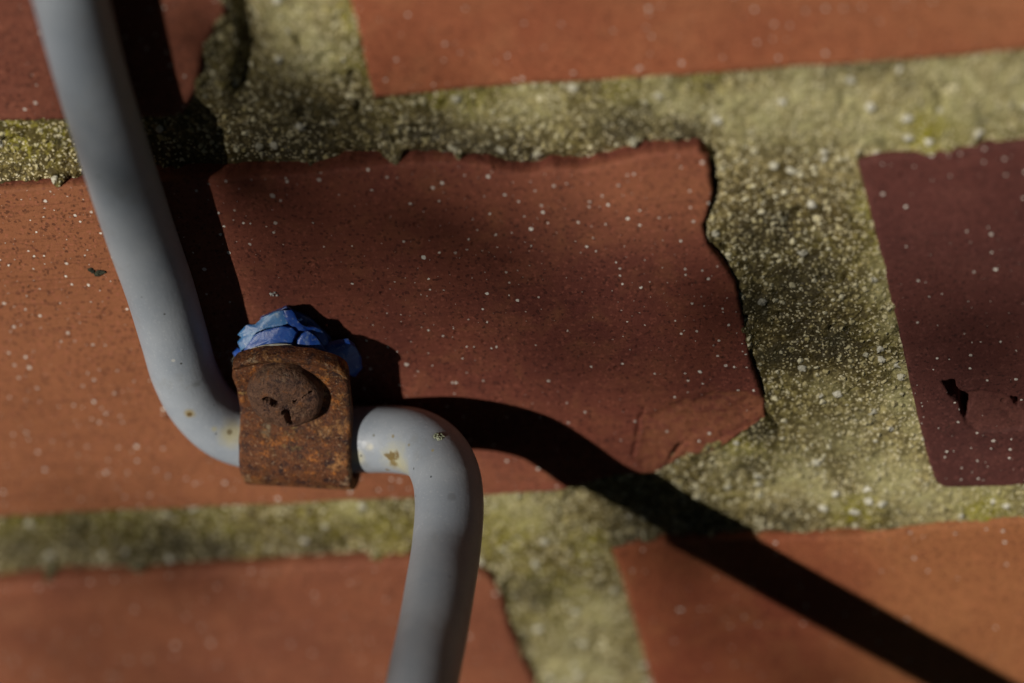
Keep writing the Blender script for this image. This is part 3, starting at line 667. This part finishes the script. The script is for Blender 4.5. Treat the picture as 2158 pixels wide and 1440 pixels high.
# domed screw head with a broken cross slot
sc_c = unp(600, 838, 10.2)
sw = float(np.dot(sc_c - cc0, wx)); sq = float(np.dot(sc_c - cc0, qz)); h0 = HT + TH / 2 + 0.35
nr, na = 70, 220; RH = 5.75
hv = []
cross = [((-1.0, 0.1), (-2.0, 0.9), 0.62), ((0.35, -0.9), (0.75, -4.1), 0.50), ((1.9, 0.9), (4.3, 2.3), 0.16), ((-1.0, 0.1), (0.3, -0.4), 0.28)]
for i in range(nr):
    r = RH * (i / (nr - 1)) ** 0.8
    for jx in range(na):
        a = 2 * math.pi * jx / na; w, q = r * math.cos(a), r * math.sin(a)
        rr = r * (1 + 0.008 * math.sin(3 * a + 1) + 0.010 * math.sin(7 * a)) 
        w, q = rr * math.cos(a), rr * math.sin(a)
        h = 0.2 + 1.75 * max(0, 1 - (r / (RH * 1.01)) ** 9) ** 0.5 + 0.95 * (1 - (r / RH) ** 2)
        h += 0.07 * float(vnoise(w, q, 2.2, 61)) + 0.05 * float(vnoise(w, q, 0.8, 62))
        for (A, Bq, wd) in cross:
            A = np.array(A); Bv = np.array(Bq); ab = Bv - A; t = min(1, max(0, np.dot([w - A[0], q - A[1]], ab) / np.dot(ab, ab)))
            d = math.hypot(w - A[0] - t * ab[0], q - A[1] - t * ab[1]) + 0.24 * float(vnoise(w, q, 0.8, 63)) + 0.14 * float(vnoise(w, q, 0.3, 64))
            h -= (1.6 if wd > 0.3 else 0.7) * float(sstep(wd * 1.3, wd * 0.5, d))
        hv.append(K(sw + w, sq + q, h0 + h))
ids = np.arange(nr * na).reshape(nr, na); n2 = np.roll(ids, -1, 1)
fa = np.stack([ids[:-1], ids[1:], n2[1:], n2[:-1]], -1).reshape(-1, 4)
hv = np.array(hv); rim = ids[-1]; low = hv[rim].copy(); low += -nn * 1.6
fa2 = np.stack([rim, np.arange(na) + nr * na, np.roll(np.arange(na), -1) + nr * na, np.roll(rim, -1)], 1)
head = mesh_obj('screw_head', np.vstack([hv, low]), np.vstack([fa, fa2]), rustd, clamp, origin=tuple(K(sw, sq, h0)))
# ring of scale around the screw head
rv = []
for jx in range(160):
    a = 2 * math.pi * jx / 160
    for (r, h) in ((6.0, 0.0), (6.6, 0.30), (7.1, 0.22), (7.5, -0.05)):
        k = 1 + 0.03 * math.sin(2 * a + 1) + 0.03 * float(vnoise(jx, r, 9, 72)); rv.append(K(sw + r * k * math.cos(a), sq + r * k * math.sin(a), h0 + h * (0.8 + 0.4 * float(vnoise(jx, 3, 6, 73)))))
i4 = np.arange(640).reshape(160, 4); j4 = np.roll(i4, -1, 0)
# (kept inside the strap's own width)
shank = []
for h in np.linspace(-24, h0, 60):
    r = 2.3 + 0.35 * (1 if int((h + 24) / 0.9) % 2 else 0)
    for a in np.linspace(0, 2 * math.pi, 20, endpoint=False): shank.append(K(sw + r * math.cos(a), sq + r * math.sin(a), h))
i5 = np.arange(1200).reshape(60, 20); j5 = np.roll(i5, -1, 1)
mesh_obj('screw_shank', np.array(shank), np.stack([i5[:-1], j5[:-1], j5[1:], i5[1:]], -1).reshape(-1, 4), rustd, clamp, origin=tuple(K(sw, sq, 0)))

# ------------------------------------------------------------------ cracked blue wall plug squeezed out behind the clamp
bp = plug_mat(); bp2 = plug_mat('blue_plastic_faded', (0.030, 0.15, 0.42), (0.085, 0.27, 0.55), 0.7); bp3 = plug_mat('plastic_bleached', (0.26, 0.27, 0.25), (0.42, 0.40, 0.32), 0.3)
plug = thing('wall_plug', 'cracked blue plastic wall plug squeezed out above the rusty clamp', 'wall plug', tuple(K(sw, sq, 0)))
def shard(pz, th, seed, name='shard', mat=None):
    """pz: photo outline (px, py, height mm); a bent, thick, slightly rough flake of plastic"""
    P = np.array([unp(a, b, c) for a, b, c in pz]); n = 12
    # subdivide outline
    Q = []
    for i in range(len(P)):
        a, b = P[i], P[(i + 1) % len(P)]; m = max(1, int(np.linalg.norm(b - a) / 0.45))
        for t in range(m): Q.append(a + (b - a) * t / m)
    Q = np.array(Q); c = P.mean(0)
    r = np.random.default_rng(seed); Q += r.normal(0, 0.025, Q.shape)
    nrm = np.zeros(3)
    for i in range(len(P)): nrm += np.cross(P[i] - c, P[(i + 1) % len(P)] - c)
    nrm /= np.linalg.norm(nrm)
    if np.dot(nrm, back) < 0: nrm = -nrm
    # interior rings shrink towards the middle and bulge a little
    rings = [1.0, 0.97, 0.85, 0.65, 0.42, 0.18]; m = len(Q); vs = []
    R = np.max(np.linalg.norm(Q - c, axis=1))
    for k, f in enumerate(rings):
        p = c + (Q - c) * f
        bul = 0.035 * R * (1 - f * f) + (-0.07 if k == 0 else 0)
        nz = 0.06 * vnoise(p[:, 0], p[:, 2], 1.6, seed)
        vs.append(p + nrm * (bul + (nz[:, None] if k else 0)))
    vs.append((c + nrm * 0.10 * R)[None])
    vs.append(Q - nrm * th * 0.85); vs.append((c + (Q - c) * 0.9) - nrm * th)
    vs.append((c - nrm * th)[None]); V = np.vstack(vs); F = []
    nk = len(rings)
    for k in range(nk - 1):
        for i in range(m): j = (i + 1) % m; F.append((k * m + i, k * m + j, (k + 1) * m + j, (k + 1) * m + i))
    cf = nk * m
    for i in range(m): F.append(((nk - 1) * m + i, (nk - 1) * m + (i + 1) % m, cf))
    b0 = cf + 1; b1 = b0 + m; cb = b1 + m
    for i in range(m):
        j = (i + 1) % m; F.append((i, b0 + i, b0 + j, j)); F.append((b0 + i, b1 + i, b1 + j, b0 + j)); F.append((b1 + i, cb, b1 + j))
    o = mesh_obj(name, V, F, mat or bp, plug, origin=tuple(c)); o.modifiers.new('edge', 'EDGE_SPLIT').split_angle = rad(48)
    bmx = bmesh.new(); bmx.from_mesh(o.data); bmx.verts.ensure_lookup_table()
    for _ in range(14): bmesh.ops.smooth_vert(bmx, verts=bmx.verts[2 * m:cf + 1], factor=0.5, use_axis_x=True, use_axis_y=True, use_axis_z=True)
    bmesh.ops.recalc_face_normals(bmx, faces=bmx.faces[:]); bmx.to_mesh(o.data); bmx.free()
    return o
def z(x, y, h): return (420 + x / 3.273, 620 + y / 3.273, h)
shard([z(262, 282, 4.0), z(290, 300, 4.2), z(262, 330, 4.6), z(285, 392, 5.4), z(330, 365, 5.2), z(372, 275, 4.4), z(452, 240, 4.2), z(560, 218, 4.0), z(612, 205, 3.8), z(596, 160, 3.4), z(572, 112, 3.0), z(515, 122, 3.0), z(455, 150, 3.1), z(405, 185, 3.3), z(385, 208, 3.3), z(320, 212, 3.5)], 1.2, 1, mat=bp2)
shard([z(318, 392, 6.9), z(360, 372, 6.7), z(440, 350, 6.6), z(540, 340, 6.5), z(636, 346, 6.5), z(634, 372, 6.8), z(540, 372, 7.0), z(440, 380, 7.0), z(340, 405, 7.1)], 0.8, 11, name='rim', mat=bp3)
shard([z(300, 400, 6.3), z(345, 335, 5.8), z(375, 285, 5.3), z(450, 250, 5.0), z(560, 226, 4.9), z(640, 238, 4.9), z(668, 262, 5.0), z(650, 310, 5.4), z(632, 362, 6.2), z(540, 360, 6.4), z(420, 370, 6.5)], 1.6, 2)
shard([z(668, 372, 6.2), z(682, 315, 5.6), z(706, 278, 5.2), z(748, 255, 4.8), z(800, 290, 4.8), z(845, 345, 5.2), z(890, 405, 5.8), z(840, 425, 6.3), z(760, 385, 6.4)], 1.5, 3)
shard([z(582, 112, 3.2), z(636, 108, 3.0), z(668, 150, 3.2), z(690, 200, 3.6), z(752, 232, 3.8), z(800, 262, 3.8), z(840, 310, 4.0), z(800, 300, 4.4), z(740, 258, 4.4), z(672, 250, 4.5), z(628, 215, 4.2), z(598, 165, 3.7)], 1.1, 4)
shard([z(758, 232, 4.2), z(800, 228, 3.8), z(850, 255, 3.4), z(888, 310, 3.2), z(905, 370, 3.4), z(860, 360, 4.0), z(810, 290, 4.2)], 0.9, 5)
shard([z(868, 372, 4.2), z(930, 350, 3.6), z(1040, 335, 3.0), z(1085, 375, 2.6), z(1118, 440, 2.3), z(1125, 515, 2.2), z(1075, 572, 2.4), z(1030, 560, 3.0), z(970, 500, 3.8), z(915, 440, 4.4)], 1.2, 6)
shard([z(228, 405, 4.0), z(262, 372, 3.8), z(290, 395, 4.6), z(300, 450, 5.0), z(250, 440, 4.6)], 1.0, 7)
shard([z(400, 260, 2.6), z(420, 170, 1.2), z(600, 90, 0.9), z(760, 170, 1.0), z(900, 300, 1.4), z(960, 460, 2.2), z(700, 420, 3.4)], 1.0, 8)
# ribbed body of the plug going into the wall
pv = []
for h in np.linspace(-22, 6.6, 70):
    r = 4.2 + 0.5 * (1 if int((h + 22) / 2.0) % 2 else 0)
    for a in np.linspace(0, 2 * math.pi, 28, endpoint=False): pv.append(K(sw + r * math.cos(a), sq + r * math.sin(a), h))
i6 = np.arange(70 * 28).reshape(70, 28); j6 = np.roll(i6, -1, 1)
mesh_obj('plug_body', np.array(pv), np.stack([i6[:-1], j6[:-1], j6[1:], i6[1:]], -1).reshape(-1, 4), bp, plug, origin=tuple(K(sw, sq, 0)))

# fine cobweb fibres between pipe and clamp
wv = []; wf = []
r = np.random.default_rng(12)
wb = simple_mat('cobweb_fibre', (0.35, 0.33, 0.28), (0.45, 0.43, 0.38), 300)
for i in range(26):
    a = unp(*(z(*(np.array([120, 400]) + r.uniform([0, 0], [110, 130])), 0)[:2]), r.uniform(1.5, 4.5)); b = a + r.normal(0, 1.0, 3) + np.array([1.2, 0, 0.6]); m = (a + b) / 2 + r.normal(0, 0.5, 3)
    tt = np.linspace(0, 1, 12)[:, None]; pth = (1 - tt) ** 2 * a + 2 * tt * (1 - tt) * m + tt ** 2 * b
    v, f = sweep(pth, 0.022, 5); wf += [tuple(q + len(wv) for q in t) for t in f.tolist()]; wv += v.tolist()
web = mesh_obj('cobweb', np.array(wv), wf, wb, origin=tuple(unp(470, 760, 3))); web['label'] = 'wisp of pale cobweb between the grey pipe and the clamp'; web['category'] = 'cobweb'; web['kind'] = 'stuff'

# black lichen crumb and pale flake stuck on the central brick
blk = simple_mat('lichen_black', (0.012, 0.013, 0.010), (0.05, 0.055, 0.035), 900, 0.95, 0.0001)
def crust(pts_h, mat, name, label, cat, n, sz, seed):
    r = np.random.default_rng(seed); c = np.mean([unp(a, b, 0.1) for a, b in pts_h], 0)
    bm = bmesh.new()
    for i in range(n):
        k = r.integers(len(pts_h)); t = r.uniform(); a = pts_h[k]; b = pts_h[(k + 1) % len(pts_h)]
        q = unp(a[0] + (b[0] - a[0]) * t + r.normal(0, 1.5), a[1] + (b[1] - a[1]) * t + r.normal(0, 1.2), 0.15)
        s = sz * r.uniform(0.5, 1.4)
        vs = bmesh.ops.create_icosphere(bm, subdivisions=2, radius=s)['verts']; ax = r.normal(0, 0.18, (len(vs), 3)) * s
        for v, o3 in zip(vs, ax):
            v.co = v.co + Vector(o3); v.co.y *= 0.55; v.co += Vector(q)
    vs = [tuple(v.co) for v in bm.verts]; fs = [tuple(l.index for l in f.verts) for f in bm.faces]; bm.free()
    o = mesh_obj(name, vs, fs, mat, origin=tuple(c)); o['label'] = label; o['category'] = cat
crust([(188, 568), (200, 576), (212, 570), (220, 574), (205, 580)], blk, 'lichen_crumb', 'black lichen crumb on the red brick left of the pipe', 'lichen', 34, 0.26, 5)
crust([(568, 622), (576, 618), (584, 623)], simple_mat('lime_flake', (0.45, 0.44, 0.42), (0.62, 0.6, 0.56), 900), 'mortar_flake', 'pale mortar flake on the red brick above the blue plug', 'flake', 9, 0.17, 6)

# ------------------------------------------------------------------ unseen, added to cut sky fill: eave, hedge
def box(name, lo, hi, mat, parent=None, bev=0.004):
    bm = bmesh.new(); bmesh.ops.create_cube(bm, size=1)
    for v in bm.verts: v.co = Vector([(lo[i] if v.co[i] < 0 else hi[i]) for i in range(3)])
    bmesh.ops.bevel(bm, geom=bm.edges[:], offset=bev, segments=1, affect='EDGES')
    me = bpy.data.meshes.new(name); bm.to_mesh(me); bm.free(); me.materials.append(mat)
    o = bpy.data.objects.new(name, me); C.collection.objects.link(o)
    if parent: o.parent = parent; o.location = -Vector(parent.location)
    return o
blocker_eave = thing('sky_blocker_eave', 'unseen eave overhanging the brick wall', 'roof eave', (0, 0, 620))  # unseen overhang, put in to keep sky light off the wall
wd = simple_mat('dark_boards', (0.05, 0.035, 0.025), (0.08, 0.06, 0.045), 30)
for k in range(7): box('blocker_board', (-3, -0.98 + 0.14 * k, 0.62), (3, -0.845 + 0.14 * k, 0.645), wd, blocker_eave)
box('blocker_fascia', (-3.02, -1.01, 0.60), (3.02, -0.983, 0.80), wd, blocker_eave)

# ------------------------------------------------------------------ beyond the frame: ground, and the tree whose leaves shade parts of the wall
gm = NT('grass_soil'); gmm = gm.out(gm.mix(gm.rng(gm.noise(1.5, 5), 0.35, 0.65), (0.035, 0.05, 0.018), (0.07, 0.075, 0.035)), 0.95)
bm = bmesh.new(); bmesh.ops.create_grid(bm, x_segments=40, y_segments=40, size=60)
for v in bm.verts: v.co.z = -1.2 - 0.0 + 0.02 * math.sin(v.co.x * 3) * math.sin(v.co.y * 2)
me = bpy.data.meshes.new('ground'); bm.to_mesh(me); bm.free(); me.materials.append(gmm)
g = bpy.data.objects.new('ground', me); C.collection.objects.link(g); g['kind'] = 'structure'
# the rest of the wall down to the ground and up, one plain pier behind the detailed stretch
SHADE = [  # photo pixel, distance from wall (m), leaf radius (mm), count, spread (mm)
    ((700, 430), 2.35, 12, 5, 13), ((870, 520), 2.35, 13, 5, 13), ((1050, 600), 2.35, 12, 5, 14), ((1200, 690), 2.35, 12, 3, 12), ((560, 410), 2.3, 11, 4, 11),
    ((560, 260), 1.3, 11, 3, 7), ((620, 330), 1.3, 12, 3, 8), ((760, 300), 1.3, 9, 2, 7),
    ((2080, 540), 2.2, 13, 6, 12), ((2050, 620), 2.2, 12, 4, 11), ((2140, 700), 2.2, 12, 2, 10), ((1300, 720), 2.0, 12, 2, 12), ((1460, 740), 2.0, 12, 2, 12), ((1120, 760), 2.0, 12, 2, 12), ((930, 1180, 34.0), 1.5, 10, 3, 8), ((905, 1350, 44.0), 1.5, 10, 3, 8), ((1700, 620), 1.5, 10, 2, 8),
    ((1500, 1260), 2.3, 13, 4, 14), ((1620, 1340), 2.3, 13, 4, 14), ((1560, 1430), 2.3, 13, 4, 14),
    ((230, 1330), 2.2, 11, 2, 12), ((420, 1340), 2.2, 11, 3, 12), ((330, 1440), 2.2, 12, 2, 9), ((120, 30), 1.4, 10, 3, 8), ((30, 60), 1.4, 10, 3, 8), ((420, 60), 1.4, 10, 2, 8)]
Ln = np.array(L)
lv = []; lf = []; tips = []
TREE = True
def leaf(c, size, r):
    d = r.normal(size=3); d[2] -= 0.3; d /= np.linalg.norm(d); nrm = Ln + r.normal(0, 0.45, 3); nrm -= d * np.dot(nrm, d); nrm /= np.linalg.norm(nrm); sd = np.cross(d, nrm)
    o = len(lv)
    sh = [(-1, 0), (-0.55, 0.52), (0.05, 0.66), (0.55, 0.40), (1.1, 0), (0.55, -0.40), (0.05, -0.66), (-0.55, -0.52)]
    for a, b in sh: lv.append(c + (d * a + sd * b + nrm * (-0.25 * abs(b))) * size)
    for a in (-0.5, 0.05, 0.55): lv.append(c + d * a * size)
    lf.extend([(o, o + 1, o + 8), (o + 1, o + 2, o + 9, o + 8), (o + 2, o + 3, o + 10, o + 9), (o + 3, o + 4, o + 10), (o + 4, o + 5, o + 10), (o + 5, o + 6, o + 9, o + 10), (o + 6, o + 7, o + 8, o + 9), (o + 7, o, o + 8)])
r = np.random.default_rng(21)
for p, dist, sz, n, sp in SHADE:
    base = unp(*p); c = base + Ln * dist * 1000 / abs(Ln[1]); n = max(1, int(n * 0.65))
    tips.append(c)
    if not TREE: continue
    for i in range(n): leaf(c + r.normal(0, sp, 3) + Ln * r.uniform(-60, 60), sz * r.uniform(0.8, 1.2), r)
# the remaining crown, away from the sun rays that reach the framed piece of wall
ctr_c = unp(1079, 720) + Ln * 1600 / abs(Ln[1])
ax1 = np.cross(Ln, [0, 0, 1]); ax1 /= np.linalg.norm(ax1); ax2 = np.cross(ax1, Ln)
blobs_c = [ctr_c + ax1 * a + ax2 * b + Ln * c for a, b, c in r.uniform([-900, -500, -300], [900, 700, 900], (60, 3))]
for bc in blobs_c:
    for i in range(45):
        c = bc + r.normal(0, 110, 3); d = c - ctr_c; d = d - Ln * np.dot(d, Ln)
        if TREE and np.linalg.norm(d) > 200: leaf(c, 30 * r.uniform(0.7, 1.2), r)
tb = np.array([ctr_c[0] - 500, ctr_c[1] - 700, -1210.0])
tree = thing('shade_tree', 'leafy tree standing in front of the wall, its leaves shading the bricks', 'tree', tuple(tb))
lfm = simple_mat('leaf_green', (0.04, 0.085, 0.02), (0.08, 0.13, 0.035), 30, 0.6)
if TREE: mesh_obj('crown', np.array(lv), lf, lfm, tree, smooth=False, origin=tuple(tb))
tv = []; tf = []
def limb(P, r0, r1):
    pth = catmull(P, 30); k = len(pth)
    dd = pth - ctr_c; dd = dd - np.outer(dd @ Ln, Ln)
    if np.linalg.norm(dd, axis=1).min() < 190: return
    v, f = sweep(pth, 1, 10, lambda i, a, p, N, B, T: (r0 + (r1 - r0) * i / k) * (1 + 0.05 * np.sin(3 * a + i)))
    tf.extend([tuple(q + len(tv) for q in t) for t in f.tolist()]); tv.extend(v.tolist())
fork = tb + np.array([60, 30, 1300.0])
limb([tb, tb + np.array([20, 0, 600.]), fork, fork + np.array([-60, -40, 900.])], 75, 20)
for bc in blobs_c[::2]:
    d = bc - ctr_c; d = d - Ln * np.dot(d, Ln)
    st = fork + np.array([0, 0, r.uniform(-100, 500)]); limb([st, (st + bc) / 2 + r.normal(0, 50, 3), bc], 16, 3) if np.linalg.norm(d) > 420 else None
if TREE: mesh_obj('trunk', np.array(tv), tf, simple_mat('bark', (0.10, 0.075, 0.05), (0.17, 0.13, 0.09), 40, 0.9), tree, origin=tuple(tb))

# unseen hedge added opposite the wall to cut sky fill
blocker_hedge = thing('blocker_hedge', 'unseen dark green hedge facing the brick wall', 'blocker_hedge', (0, -2600, -1200))
hl = (0.03, 0.05, 0.018)
hm = simple_mat('blocker_leaf', (0.025, 0.045, 0.015), (0.05, 0.075, 0.025), 20, 0.7)
hc = box('blocker_core', (-6, -3.3, -1.2), (6, -2.45, 0.93), hm, blocker_hedge, 0.08)
lv = []; lf = []
Lsave = Ln; Ln = np.array([0, 1.0, 0.2])
for i in range(5000):
    leaf(np.array([r.uniform(-6000, 6000), -2440 + r.uniform(-10, 60), r.uniform(-1190, 950)]) if i % 4 else np.array([r.uniform(-6000, 6000), r.uniform(-3300, -2450), 950 + r.uniform(-20, 50)]), 34 * r.uniform(0.7, 1.2), r)
Ln = Lsave
mesh_obj('blocker_leaves', np.array(lv), lf, hm, blocker_hedge, smooth=False, origin=(0, -2600, -1200))
